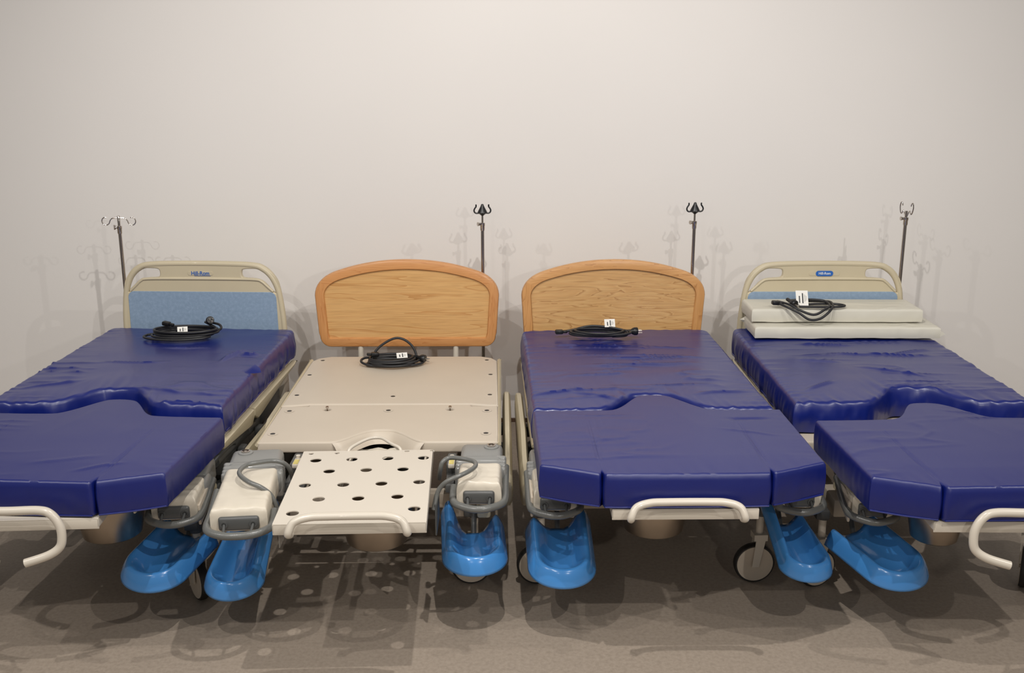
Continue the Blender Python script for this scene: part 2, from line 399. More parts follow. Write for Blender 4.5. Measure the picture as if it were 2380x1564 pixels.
# ---------------------------------------------------------------- bed pieces
DZ = 0.53
def ysh(dy): return Matrix.Translation((0, dy, 0))
def decks(bed, holes, skx=.458):
    pts = [(-0.447, -0.88), (-0.44, -0.21), (-0.415, -0.16), (-0.36, -0.13), (0.36, -0.13), (0.415, -0.16), (0.44, -0.21), (0.447, -0.88), (0.405, -0.88), (0.335, -0.862), (-0.335, -0.862), (-0.405, -0.88)]
    h = [circle(x, y, 0.009, 12) for x, y in [(-.39, -.2), (.39, -.2), (-.41, -.44), (.41, -.44), (-.41, -.74), (.41, -.74), (0, -.76)]] if holes else []
    o = plate('head_deck', pts, h, 0.022, 0.008, M['deck'], Matrix.Translation((0, 0, DZ - 0.022)), bed)
    notch = [(-0.447, -1.31), (-0.447, -0.889), (-0.337, -0.889), (-0.337, -0.868), (0.337, -0.868), (0.337, -0.889), (0.447, -0.889), (0.447, -1.31)] + smtab([(0.22, -1.31), (0.15, -1.31), (0.065, -1.20), (0.03, -1.175), (-0.03, -1.175), (-0.065, -1.20), (-0.15, -1.31), (-0.22, -1.31)], 2)
    h = [circle(x, y, 0.009, 12) for x, y in [(-.4, -.95), (.4, -.95), (0, -.945), (-.41, -1.22), (.40, -1.22)]] if holes else []
    if holes: h += [circle(x, -.93, 0.013, 14) for x in (-.25, .25)]
    o = plate('seat_deck', notch, h, 0.022, 0.008, M['deck'], Matrix.Translation((0, 0, DZ - 0.023)), bed)
    if holes:
        for x in (-.25, .25):
            b = MB(); b.cyl((x, -.93, DZ - .05), (x, -.93, DZ + .012), 0.004); b.cyl((x, -.93, DZ + .006), (x, -.93, DZ + .012), 0.0065)
            put('pin', b, M['chrome'], bed, o)
        for x, y in [(-.39, -.2), (.39, -.2), (-.41, -.44), (.41, -.44), (-.41, -.74), (.41, -.74), (0, -.76), (-.4, -.95), (.4, -.95), (0, -.945), (-.41, -1.22), (.40, -1.22)]:
            b = MB(); b.lathe([(0.009, -0.006), (0.0105, 0.0004), (0.016, 0.0010), (0.020, 0.0)], Matrix.Translation((x, y, DZ)), 20, cap=False)
            put('screw_dimple', b, M['deck'], bed, o)
            b = MB(); b.lathe([(.0005, 0.0005), (.0085, 0.0005), (.0085, -.004), (.0005, -.004)], Matrix.Translation((x, y, DZ)), 16); put('hole_shade', b, M['dark'], bed, o)  # dark disc standing in for the shade down the hole
    lip = smtab([(0.172, -1.312), (0.14, -1.305), (0.065, -1.20), (0.03, -1.175), (-0.03, -1.175), (-0.065, -1.20), (-0.14, -1.305), (-0.172, -1.312)], 2)
    vs = []
    for (x, y) in lip:
        g = V((x, y + 1.31 + .02)); k = math.exp(-(x / .16) ** 4)
        ix, iy = x * .86, y - .028 * k - .004
        vs += [(x, y + .004, DZ - .006), ((x + ix) / 2, (y + iy) / 2, DZ - .020), (ix, iy, DZ - .048)]
    fs = [(i * 3 + k, i * 3 + k + 1, i * 3 + k + 4, i * 3 + k + 3) for i in range(len(lip) - 1) for k in range(2)]
    b = MB(); b.add(vs, fs); put('notch_lip', b, M['deck'], bed, o, smooth=60)
    # skirts under the deck rim, deepest at the middle joint
    for sx in (-1, 1):
        for y0, y1, d0, d1 in ((-0.16, -0.878, 0.02, 0.075), (-0.892, -1.31, 0.075, 0.035)):
            vs = []; n = 14
            for i in range(n + 1):
                t = i / n; y = y0 + (y1 - y0) * t; d = d0 + (d1 - d0) * (t ** 1.3 if d1 > d0 else t ** 0.8)
                e = min(1, min(t, 1 - t) * 12); d *= 0.55 + 0.45 * math.sqrt(e)
                for (xx, zz) in ((0.450, -0.004), (skx, -0.010), (skx, -d + 0.006), (skx - .006, -d), (0.445, -d), (0.440, -0.01)):
                    vs.append((sx * xx, y, DZ + zz))
            fs = [(i * 6 + k, i * 6 + (k + 1) % 6, (i + 1) * 6 + (k + 1) % 6, (i + 1) * 6 + k) for i in range(n) for k in range(6)]
            fs += [tuple(range(6)), tuple(n * 6 + k for k in range(6))]
            b = MB(); b.add(vs, fs); put('deck_edge', b, M['beige'], bed, smooth=50)

def base(bed, wheels):
    b = MB()
    for sx in (-1, 1):
        b.box((sx * .30, -0.85, .30), (.05, 1.10, .07), .008)
    for y in (-.35, -1.3): b.box((0, y, .30), (.62, .06, .06), .008)
    put('base_frame', b, M['deck'], bed)
    b = MB(); b.box((0, -.55, .40), (.30, .42, .12), .02); b.cyl((.1, -1.2, .36), (.1, -.6, .42), .03); b.cyl((-.12, -1.22, .36), (-.12, -.5, .42), .022); b.box((0.02, -1.0, .38), (.30, .30, .11), .03)
    put('drive_unit', b, M['dark'], bed)
    for sx in (-1, 1):
        b = MB(); b.box((sx * .405, -.50, .41), (.05, .30, .09), .015); b.box((sx * .40, -1.02, .40), (.06, .36, .10), .02)
        b.cyl((sx * .41, -1.25, .43), (sx * .41, -.75, .40), .022); b.cyl((sx * .385, -1.15, .33), (sx * .40, -.8, .47), .018)
        b.tube([(sx * .40, -1.28, .42), (sx * .43, -1.22, .46), (sx * .43, -1.08, .45), (sx * .40, -.98, .38)], .012)
        b.box((sx * .405, -.76, .40), (.03, .30, .04), .006)
        put('rail_linkage', b, M['darkgrey'], bed)
        b = MB(); b.box((sx * .42, -.28, .44), (.05, .09, .12), .01)
        put('corner_bracket', b, M['deck'], bed)
    for (x, y, rz, mat) in wheels:
        caster(bed, x, y, rz)

def caster(bed, x, y, rz, sx=1):
    m = Matrix.Translation((x, y, 0.077)) @ Matrix.Rotation(rz, 4, 'Z') @ Matrix.Rotation(R(90), 4, 'X')
    b = MB(); b.lathe([(0.069, -0.015), (0.073, -0.015), (0.0765, -0.010), (0.077, 0), (0.0765, 0.010), (0.073, 0.015), (0.069, 0.015), (0.069, -0.015)], m, 40, cap=False)
    t = put('caster_tyre', b, M['tyre'], bed)
    b = MB(); b.lathe([(0.0685, -0.012), (0.068, -0.0165), (0.0605, -0.0165), (0.060, -0.0145), (0.058, -0.0145), (0.0575, -0.0165), (0.008, -0.013), (0.008, 0.013), (0.0575, 0.0165), (0.068, 0.0165), (0.0685, 0.012)], m, 40)
    b.lathe([(0.007, -0.02), (0.007, 0.02)], m, 12)
    w_ = put('wheel_disc', b, M['hubcap'], bed, t)
    b = MB(); b.lathe([(0.0603, -0.0152), (0.0577, -0.0152)], m, 40, cap=False); put('groove_ring', b, M['tyre'], bed, t)
    m2 = Matrix.Translation((x, y, 0)) @ Matrix.Rotation(rz, 4, 'Z')
    b = MB()
    for s in (-1, 1):
        bm = bmesh.new(); bmesh.ops.create_cube(bm, size=1)
        for v in bm.verts: v.co = V((v.co.x * (0.036 if v.co.z > 0 else 0.026) + 0.016 * (v.co.z > 0), v.co.y * 0.004 + s * 0.022, v.co.z * 0.115 + 0.125))
        b.bm(bm, m2); bm.free()
    bm = bmesh.new(); bmesh.ops.create_cube(bm, size=1)
    for v in bm.verts: v.co = V((v.co.x * 0.05 + 0.014, v.co.y * 0.052, v.co.z * 0.024 + 0.186))
    b.bm(bm, m2); bm.free()
    b.cyl(m2 @ V((0.014, 0, 0.19)), m2 @ V((0.014, 0, 0.27)), 0.014)
    put('caster_fork', b, M['cream_metal'], bed)
    b = MB(); p = m2 @ V((0.014, 0, 0.27)); b.cyl(p, p + V((0, 0, 0.03)), .022)
    b.box((x, y + (-1.25 - y) / 2 + 0.0, .30), (.05, abs(y + 1.25) + .08, .035), .006)
    put('caster_arm', b, M['darkgrey'], bed)

def siderail(bed, sx, y0=-0.52, y1=-1.50, zt=0.50, flare=0.0):
    """lowered side rail: a thick moulded plate, thinner at the head end, hanging beside the deck"""
    vs = []; n = 26; ring = 10
    for i in range(n + 1):
        t = i / n; y = y0 + (y1 - y0) * t
        e = math.sqrt(clampf(1 - (1 - min(1, t * 9)) ** 2, 0, 1)); e2 = math.sqrt(clampf(1 - (1 - min(1, (1 - t) * 9)) ** 2, 0, 1)); e = min(e, e2) * 0.85 + 0.15
        top = zt - 0.02 * (1 - e) - (0.06 * clampf((t - 0.55) * 6, 0, 1)) + 0.03 * clampf((t - 0.8) * 6, 0, 1)
        dep = (0.10 + 0.09 * math.sin(math.pi * t)) * e + 0.01
        wd = 0.019 * (0.6 + 0.4 * e)
        xo = 0.482 + flare * t
        for k in range(ring):
            a = 2 * math.pi * k / ring
            cz = math.sin(a); cx = math.cos(a)
            vs.append((sx * (xo + wd * (abs(cx) ** 0.7) * (1 if cx > 0 else -1)), y, top - dep / 2 + (dep / 2) * (abs(cz) ** 0.6) * (1 if cz > 0 else -1)))
    fs = [(i * ring + k, i * ring + (k + 1) % ring, (i + 1) * ring + (k + 1) % ring, (i + 1) * ring + k) for i in range(n) for k in range(ring)]
    fs += [tuple(range(ring)), tuple(n * ring + k for k in range(ring))]
    b = MB(); b.add(vs, fs)
    r_ = put('side_rail', b, M['beige'], bed, smooth=60)
    for yy in (-1.02, -.78):
        b = MB(); b.box((sx * 0.450, yy, 0.39), (0.034, 0.05, 0.05), 0.01)
        put('rail_bracket', b, M['darkgrey'], bed, r_)

def leg_support(bed, sx, P, yaw, W, L, tilt=0.0, wrap=True, cover=True):
    """folding leg rest: grey hub, white-covered pad, grey push loop, dark hand recess. P in bed coordinates = top of hub, rear edge."""
    m = Matrix.Translation(P) @ Matrix.Rotation(yaw, 4, 'Z') @ Matrix.Rotation(tilt, 4, 'X')
    def T(mb):
        mb.v = [tuple(m @ V(v)) for v in mb.v]; return mb
    h = W / 2
    b = MB(); b.box((0, -.075, -.045), (W, .16, .09), .02, seg=3); b.box((0, -.16, -.05), (W + .02, .11, .085), .025, seg=3)
    hub = put('hinge_housing', T(b), M['grey'], bed)
    if wrap:
        b = MB()
        for k in range(4): b.box((0, -.12 - k * .022, -.046 - 0.004 * k), (W + .028, .020, .092), .009, rot=(0, 0, R(2 - k)), seg=3)
        put('wrap_band', T(b), M['wrap'], bed, hub)
    b = MB(); mm = Matrix.Translation((sx * h * .45, -.035, 0))
    b.lathe([(0.026, -.004), (0.026, .003), (0.023, .005), (0.015, .005)], mm, 28, cap=False)
    put('button_ring', T(b), M['grey'], bed, hub)
    b = MB(); b.lathe([(0.0155, 0), (0.0155, .008), (0.0115, .009), (0.011, .003), (0.006, .003), (0.005, .007)], mm, 24); put('release_button', T(b), M['chrome'], bed, hub)
    # pad
    pl = L - .19
    pad = mattress('leg_pad', bed, M['pad_white'], -h + .002, h - .002, [(-h, -.17), (h, -.17)], [(-h, -.17 - pl), (h, -.17 - pl)], .0, -.078, er=.017, seed=P[0] * 7 + sx, wr=1.6, nx=34, ny=44, corner=.02, pucker=.5, bulge=.002, xf=m)
    yf = -.17 - pl
    b = MB(); b.box((0, yf - .003, -.050), (W * .70, .020, .046), .0095, seg=3)
    rec = put('hand_recess', T(b), M['darkgrey'], bed, pad)
    for s in (-1, 1):
        b = MB(); b.cyl((s * W * .25, yf - .008, -.05), (s * W * .23, yf - .048, -.062), .0045)
        b.lathe([(0.012, 0), (0.012, .006), (.007, .006), (.006, .001)], Matrix.Translation((s * W * .25, yf - .010, -.05)) @ Matrix.Rotation(R(90), 4, 'X'), 18)
        put('recess_post', T(b), M['darkgrey'], bed, pad)
    lw = h + .012; z = -.058
    b = MB()
    pts = [(sx * lw, yf + .22, z + .02), (sx * lw, yf + .1, z), (sx * lw, yf + .01, z - .004), (sx * (lw - .012), yf - .028, z - .006), (sx * (lw - .055), yf - .056, z - .008), (0, yf - .063, z - .008),
           (-sx * (lw - .055), yf - .056, z - .008), (-sx * (lw - .012), yf - .028, z - .006), (-sx * lw, yf + .01, z - .004), (-sx * lw, yf + .07, z + .012)]
    b.tube(pts, .0125, 14, 8)
    put('push_loop', T(b), M['grey_tube'], bed)
    # outer side cover with its long dark slot
    if cover:
        cl = min(.22, L - .17)
        b = MB(); b.box((sx * (h + .004), yf + cl / 2 + .01, -.070), (.010, cl, .075), .005)
        sc_ = put('side_cover', T(b), M['deck'], bed)
        b = MB(); b.box((sx * (h + .009), yf + cl / 2 + .01, -.066), (.003, cl * .72, .020), .0013); b.cyl((sx * (h + .008), yf + cl * .4, -.066), (sx * (h + .012), yf + cl * .4, -.066), .009)
        put('slot', T(b), M['dark'], bed, sc_)
    # support post
    a = m @ V((sx * h * .1, -.10, -.08)); c = V((a.x, a.y, .335))
    b = MB(); b.cyl(c, a, .026, n=24); b.box((a.x, (a.y - 1.3) / 2, .335), (.05, abs(a.y + 1.3) + .06, .05), .01)
    put('support_post', b, M['beige'], bed)
    return m

def calf_cup(bed, P, yaw, W, L, hl, hr, tx=0.0, ty=0.0, toe=0.055, lip=0.060, back=0.0):
    """blue moulded trough for the calf: flat floor, walls hl / hr high at the back, rounded toe, lip rolled outward. P = floor centre in world."""
    w_ = W / 2; yc = -L / 2 + w_
    U = []
    for k in range(12): U.append((-w_, L / 2 + (yc - L / 2) * k / 12, 'L', k / 12))
    for k in range(25):
        a = math.pi + math.pi * k / 24; U.append((w_ * math.cos(a), yc + w_ * math.sin(a), 'T', k / 24))
    for k in range(12): U.append((w_, yc + (L / 2 - yc) * (k + 1) / 12, 'R', (k + 1) / 12))
    rs = [0, .2, .34, .44, .52, .59, .65, .70, .75, .79, .83, .87, .905, .935, .96, .98, 1.0]
    vs = []
    for (x, y, q, t) in U:
        if q == 'L': H = toe + (hl - toe) * (1 - t) ** 0.9 if hl > toe else toe + (hl - toe) * (1 - t); sy = y
        elif q == 'R': H = toe + (hr - toe) * t ** 0.9 if hr > toe else toe + (hr - toe) * t; sy = y
        else: H = toe; sy = yc
        for r in rs:
            px = x * r; py = sy + (y - sy) * r
            a = clampf((r - .22) / .56, 0, 1); g = a * a * (3 - 2 * a)
            z = H * g
            if r > .66: z -= lip * ((r - .66) / .34) ** 2.3
            if q != 'T': py += back * (1 - r) * (1 if q == 'L' and t < .1 or q == 'R' and t > .9 else 0)
            vs.append((px, py, z))
    n = len(rs)
    fs = [(i * n + k, i * n + k + 1, (i + 1) * n + k + 1, (i + 1) * n + k) for i in range(len(U) - 1) for k in range(n - 1)]
    m = Matrix.Translation(P) @ Matrix.Rotation(yaw, 4, 'Z') @ Matrix.Rotation(tx, 4, 'X') @ Matrix.Rotation(ty, 4, 'Y')
    me = bpy.data.meshes.new('calf_cup'); me.from_pydata([tuple(m @ V(v)) for v in vs], [], fs); me.update()
    bm = bmesh.new(); bm.from_mesh(me); bmesh.ops.remove_doubles(bm, verts=bm.verts[:], dist=1e-5); bmesh.ops.recalc_face_normals(bm, faces=bm.faces[:])
    if sum(f.normal.z for f in bm.faces) < 0: bmesh.ops.reverse_faces(bm, faces=bm.faces[:])
    bm.to_mesh(me); bm.free()
    o = finish('calf_cup', me, M['blue'], bed, smooth=75)
    s = o.modifiers.new('thickness', 'SOLIDIFY'); s.thickness = .006; s.offset = -1
    b = MB(); p = m @ V((0, L / 2 - .04, -.012)); q = V((p.x, p.y + .12, .33))
    b.tube([p, p + V((0, .03, -.01)), q + V((0, -.02, -.03)), q], .010, 10, 6); b.lathe([(0.03, -.012), (0.03, -.004)], m @ Matrix.Translation((0, L / 2 - .05, 0)), 20)
    put('cup_bracket', b, M['darkgrey'], bed, o, local=False)
    return o

def plastic_headboard(bed, kind, X0=0.0):
    Y = 0.0; done = set(COL.objects)
    outer = []
    pts = [(-.405, .50), (-.402, .66), (-.392, .77), (-.380, .84), (-.355, .895), (-.315, .933), (-.262, .951), (-.12, .957), (.12, .957), (.262, .951), (.315, .933), (.355, .895), (.380, .84), (.392, .77), (.402, .66), (.405, .50)]
    sp = spline([V((p[0], p[1], 0)) for p in pts], 6); outer = [(p.x, p.y) for p in sp]
    def hole(s):
        h = [(-.376, .815), (-.372, .850), (-.354, .885), (-.328, .908), (-.288, .922), (-.212, .922), (-.200, .912), (-.200, .886), (-.212, .877), (-.268, .875), (-.298, .865), (-.320, .845), (-.345, .812), (-.366, .802)]
        h = smooth_poly(h, 2); return [(s * x, y) for x, y in h]
    hb = plate('headboard', outer, [hole(1), hole(-1)], 0.014, 0.006, M['beige'], Matrix.Translation((0, Y, 0)) @ UPRIGHT, bed)
    # thick rolled rim
    b = MB(); rim = [V((p.x * .972, Y - .003, p.y - .013 * clampf((p.y - .75) / .12, 0, 1))) for p in sp]
    b.tube(rim, .0148, 12, 1, smooth=False)
    put('rim', b, M['beige'], bed, hb, smooth=60)
    b = MB()
    b.tube([(-.20, Y - .012, .874), (-.1, Y - .012, .876), (.1, Y - .012, .876), (.20, Y - .012, .874)], .005, 8, 6)
    ln = [(-.35, .812), (-.322, .838), (-.297, .860), (-.262, .870), (-.1, .872), (.1, .872), (.262, .870), (.297, .860), (.322, .838), (.35, .812)]
    b.tube([(x, Y - .013, z) for x, z in ln], .007, 8, 6)
    put('handle_ridge', b, M['beige'], bed, hb, smooth=60)
    ins = rrect(-.368, .50, .368, .809, (.002, .002, .03, .03)); ins = [(x * (1 - (y - .5) * .035), y) for x, y in ins]
    pn = plate('inset_panel', ins, [], 0.004, 0.0015, M['felt'], Matrix.Translation((0, Y - .013, 0)) @ UPRIGHT, bed, hb)
    if kind == 1:
        plate('badge_plate', rrect(-.062, .889, .062, .909, .009), [], .0015, .0006, M['beige'], Matrix.Translation((0, Y - .0145, 0)) @ UPRIGHT, bed, hb)
        text('badge_lettering', 'Hill-Rom', .026, .0006, M['badge_blue'], Matrix.Translation((-.0, Y - .0170, .8995)) @ UPRIGHT, bed, hb, .0004, .95)
        b = MB(); b.box((0.01, Y - .0165, .888), (.08, .001, .0016), 0); put('badge_underline', b, M['badge_blue'], bed, hb)
    else:
        plate('badge_plate', rrect(-.075, .888, .075, .911, .011), [], .0012, .0005, M['beige'], Matrix.Translation((0, Y - .0145, 0)) @ UPRIGHT, bed, hb)
        plate('badge_plate', rrect(-.042, .886, .042, .912, .0125), [], .002, .0006, M['badge_blue'], Matrix.Translation((0, Y - .016, 0)) @ UPRIGHT, bed, hb, label='small blue oval badge')
        text('badge_lettering', 'Hill-Rom', .0175, .0006, M['badge_white'], Matrix.Translation((0, Y - .0188, .8995)) @ UPRIGHT, bed, hb, .0003, .92)
    for s in (-1, 1):
        b = MB(); b.cyl((s * .16 + X0, Y + .005, .33), (s * .16 + X0, Y + .005, .56), .014); b.cyl((s * .16 + X0, Y, .36), (s * .16 + X0, -.3, .36), .014)
        put('headboard_post', b, M['deck'], bed)
    for o in COL.objects:
        if o not in done and o.type == 'MESH' and not o.name.startswith('headboard_post'): o.data.transform(Matrix.Translation((X0, 0, .015)))

def wood_headboard(bed, P, F, S, hw_b=.432, hw_t=.449, top=.979, side=.880, bot=.545):
    def outline(d, n=60):
        """closed outline inset by d; runs bottom-left corner clockwise: left side, top, right side, bottom"""
        segs = []
        r = max(.004, .085 - d); rb = max(.002, .055 - d) if d < .05 else .003
        L_ = []
        # left side up
        k = 14
        lx = lambda z: -(hw_b + (hw_t - hw_b) * clampf((z - bot) / (side - .07 - bot), 0, 1)) + d
        zb = bot + d
        for i in range(7):
            a = R(270 - 90 * i / 6); L_.append((lx(bot) + rb + rb * math.cos(a), zb + rb + rb * math.sin(a)))
        for i in range(1, k): 
            z = zb + rb + (side - .075 - zb - rb) * i / k; L_.append((lx(z), z))
        # top arc: a wide bow; blended corner
        def arc(x): 
            t = x / hw_t; return top - d - (top - side) * (abs(t) ** 2.1)
        corner = []
        x_s = lx(side - .075); z_s = side - .075
        x_e = x_s + .095 - d * .4; z_e = arc(x_e)
        c = (x_s + .004, arc(x_s) + .002)
        for i in range(0, 9):
            t = i / 8; corner.append(((1 - t) ** 2 * x_s + 2 * t * (1 - t) * c[0] + t * t * x_e, (1 - t) ** 2 * z_s + 2 * t * (1 - t) * c[1] + t * t * z_e))
        L_ += corner
        T_ = []
        for i in range(1, 16): 
            x = x_e * (1 - i / 16) ; T_.append((x, arc(x)))
        half = L_ + T_
        return half, len(L_)
    oh, nl = outline(0); ih, _ = outline(.047)
    full = lambda h: h + [(0, h[-1][1] + .0005)] + [(-x, z) for x, z in reversed(h)]
    O, I = full(oh), full(ih)
    O2, _ = outline(.012); Of = full(O2)
    n = len(O); th = .016
    def sec(i):
        o, f, q = O[i], Of[i], I[i]
        q2 = (q[0] + (f[0] - q[0]) * .12, q[1] + (f[1] - q[1]) * .12)
        m1 = (o[0] + (f[0] - o[0]) * .3, o[1] + (f[1] - o[1]) * .3)
        return [(o[0], th, o[1]), (o[0], -th + .010, o[1]), (m1[0], -th + .003, m1[1]), (f[0], -th, f[1]), (q2[0], -th, q2[1]), (q[0], -th + .006, q[1]), (q[0], th, q[1])]
    def piece(name, rng, mat, closeflag=True):
        vs = []; [vs.extend(sec(i % n)) for i in rng]; k = 7; m_ = len(rng)
        fs = [(i * k + a, i * k + (a + 1) % k, (i + 1) * k + (a + 1) % k, (i + 1) * k + a) for i in range(m_ - 1) for a in range(k)]
        fs += [tuple(range(k)), tuple((m_ - 1) * k + a for a in range(k))]
        b = MB(); b.add(vs, fs); return put(name, b, mat, bed, hb, smooth=35)
    # core panel carries the frame members
    core = [(x, z) for x, z in full(outline(.043)[0])]
    hb = plate('headboard', core, [], .008, .001, P, Matrix.Translation((0, .003, 0)) @ UPRIGHT, bed)
    a = nl - 5; c = n - nl + 4
    piece('stile', list(range(3, a + 1)), S)
    piece('rail', list(range(a, c + 1)), F)
    piece('stile', list(range(c, n - 3)), S)
    piece('rail', list(range(n - 4, n + 4)), F)
    for s in (-1, 1):
        b = MB(); b.cyl((s * .235 - .003, .002, .36), (s * .235, .002, .58), .0135); b.cyl((s * .235, .002, .37), (s * .235, -.3, .37), .0135)
        put('headboard_post', b, M['cream_metal'], bed)

def iv_pole(name, X, Yp, zt, kind, label, lean=0.0):
    r_ = Root(name, (X, Yp, .333), 0, label, 'iv pole', None)
    z = zt - .333
    b = MB(); jz = z - (.095 if kind == 'black' else .035 if kind == 'side' else .05)
    b.cyl((0, 0, 0), (0, 0, jz), .0085, n=16); put('lower_tube', b, M['chrome'], r_)
    b = MB(); b.cyl((0, 0, jz - .1), (0, 0, z - (.055 if kind == 'black' else 0.0)), .005 if kind == 'black' else .0065, n=12); put('upper_rod', b, M['chrome'], r_)
    b = MB(); b.lathe([(.0095, -.035), (.011, -.03), (.011, -.012), (.0125, -.010), (.0125, .003), (.006, .004)], Matrix.Translation((0, 0, jz)), 18)
    col = put('collar', b, M['chrome'], r_)
    b = MB(); kd = V((-1, -.55, 0)).normalized() if kind != 'side' else V((-1, -.1, 0)).normalized()
    b.cyl(kd * .006 + V((0, 0, jz - .002)), kd * .02 + V((0, 0, jz - .002)), .006); b.cyl(kd * .018 + V((0, 0, jz - .002)), kd * .026 + V((0, 0, jz - .002)), .0075 if kind != 'wire' else .011, .010 if kind != 'wire' else .013)
    put('clamp_knob', b, M['chrome'], r_, col)
    if kind == 'black':
        b = MB()
        b.lathe([(.004, -.058), (.010, -.053), (.024, -.042), (.022, -.036), (.0135, -.020), (.0075, -.008), (.006, -.002), (.003, 0)], Matrix.Translation((0, 0, z)), 20)
        hd = put('hook_head', b, M['black'], r_)
        for a in (0, 180):
            d = V((math.cos(R(a + 6)), math.sin(R(a + 6)), 0)); b = MB()
            prof = [(.008, -.046), (.020, -.0445), (.030, -.045), (.038, -.040), (.0405, -.030), (.036, -.020), (.031, -.013), (.031, -.003)]
            b.tube([d * q + V((0, 0, z + h)) for q, h in prof], .0038, 8, 5); put('hook', b, M['black'], r_, hd)
    elif kind == 'wire':
        for s in (-1, 1):
            b = MB()
            prof = [(0, -.008), (.018, -.008), (.032, -.010), (.042, -.020), (.048, -.034), (.060, -.042), (.074, -.039), (.082, -.026), (.079, -.012), (.068, -.005), (.058, -.006)]
            b.tube([(s * q, 0, z + h) for q, h in prof], .0027, 8, 6); put('hook', b, M['chrome'], r_)
        b = MB(); b.lathe([(.007, -.03), (.007, 0), (.004, .004)], Matrix.Translation((0, 0, z)), 14); put('cap', b, M['chrome'], r_)
    else:
        for s in (-1, 1):
            d = V((s * .35, s * -.94, 0)) if s < 0 else V((.42, -.9, 0))
            d.normalize(); b = MB()
            prof = [(0, -.03), (.012, -.018), (.025, -.004), (.035, .000), (.042, -.008), (.052, -.012), (.063, -.002), (.068, .018), (.060, .032), (.048, .030), (.043, .020)]
            sc_ = .30
            b.tube([V((s * (q * sc_), d.y * q * .5, z + h * 1.2)) for q, h in prof], .0027, 8, 6); put('hook', b, M['chrome'], r_)
    return r_

# ---------------------------------------------------------------- beds
HY = 4.93
# bed 1 ------------------------------------------------
bed1 = Root('hospital_bed', (-1.488, HY, 0), R(-2.3), 'hospital bed with beige headboard and blue inset panel on its left side of the row', 'bed')
bed1.o['label'] = 'leftmost hospital bed, beige headboard with a full blue inset panel and blue lettering'
decks(bed1, False, .468); plastic_headboard(bed1, 1, -.02)
base(bed1, [(-.47, -1.42, R(80), 0), (.41, -1.50, R(-52), 0), (-.38, -.25, 0, 0), (.38, -.25, 0, 0)])
siderail(bed1, 1, -0.60, -1.45, .42); siderail(bed1, -1, -0.55, -1.45)
# bed 2 ------------------------------------------------
bed2 = Root('hospital_bed', (-.512, HY, 0), R(.6), 'bare hospital bed without mattress, amber wooden headboard and perforated foot panel', 'bed')
decks(bed2, True); wood_headboard(bed2, M['oak1p'], M['oak1f'], M['oak1v'])
base(bed2, [(-.455, -1.40, R(78), 0), (.345, -1.40, R(4), 0), (-.38, -.25, 0, 0), (.38, -.25, 0, 0)])
siderail(bed2, 1, -0.55, -1.52); siderail(bed2, -1, -0.55, -1.30)
# bed 3 ------------------------------------------------
bed3 = Root('hospital_bed', (.494, HY, 0), R(1.65), 'hospital bed under a purple-blue mattress, golden grained wooden headboard', 'bed')
decks(bed3, False); wood_headboard(bed3, M['oak2p'], M['oak2f'], M['oak2v'])
base(bed3, [(-.44, -1.385, R(2), 0), (.375, -1.395, R(2), 0), (-.38, -.25, 0, 0), (.38, -.25, 0, 0)])
siderail(bed3, -1, -0.55, -1.50)
# bed 4 ------------------------------------------------
bed4 = Root('hospital_bed', (1.512, HY, 0), R(0), 'rightmost hospital bed, beige headboard with a small blue oval badge', 'bed')
decks(bed4, False); plastic_headboard(bed4, 2)
base(bed4, [(-.38, -1.42, R(20), 0), (.40, -1.42, R(62), 0), (-.38, -.25, 0, 0), (.38, -.25, 0, 0)])
siderail(bed4, -1, -0.60, -1.05, .42); siderail(bed4, 1, -0.55, -1.45)

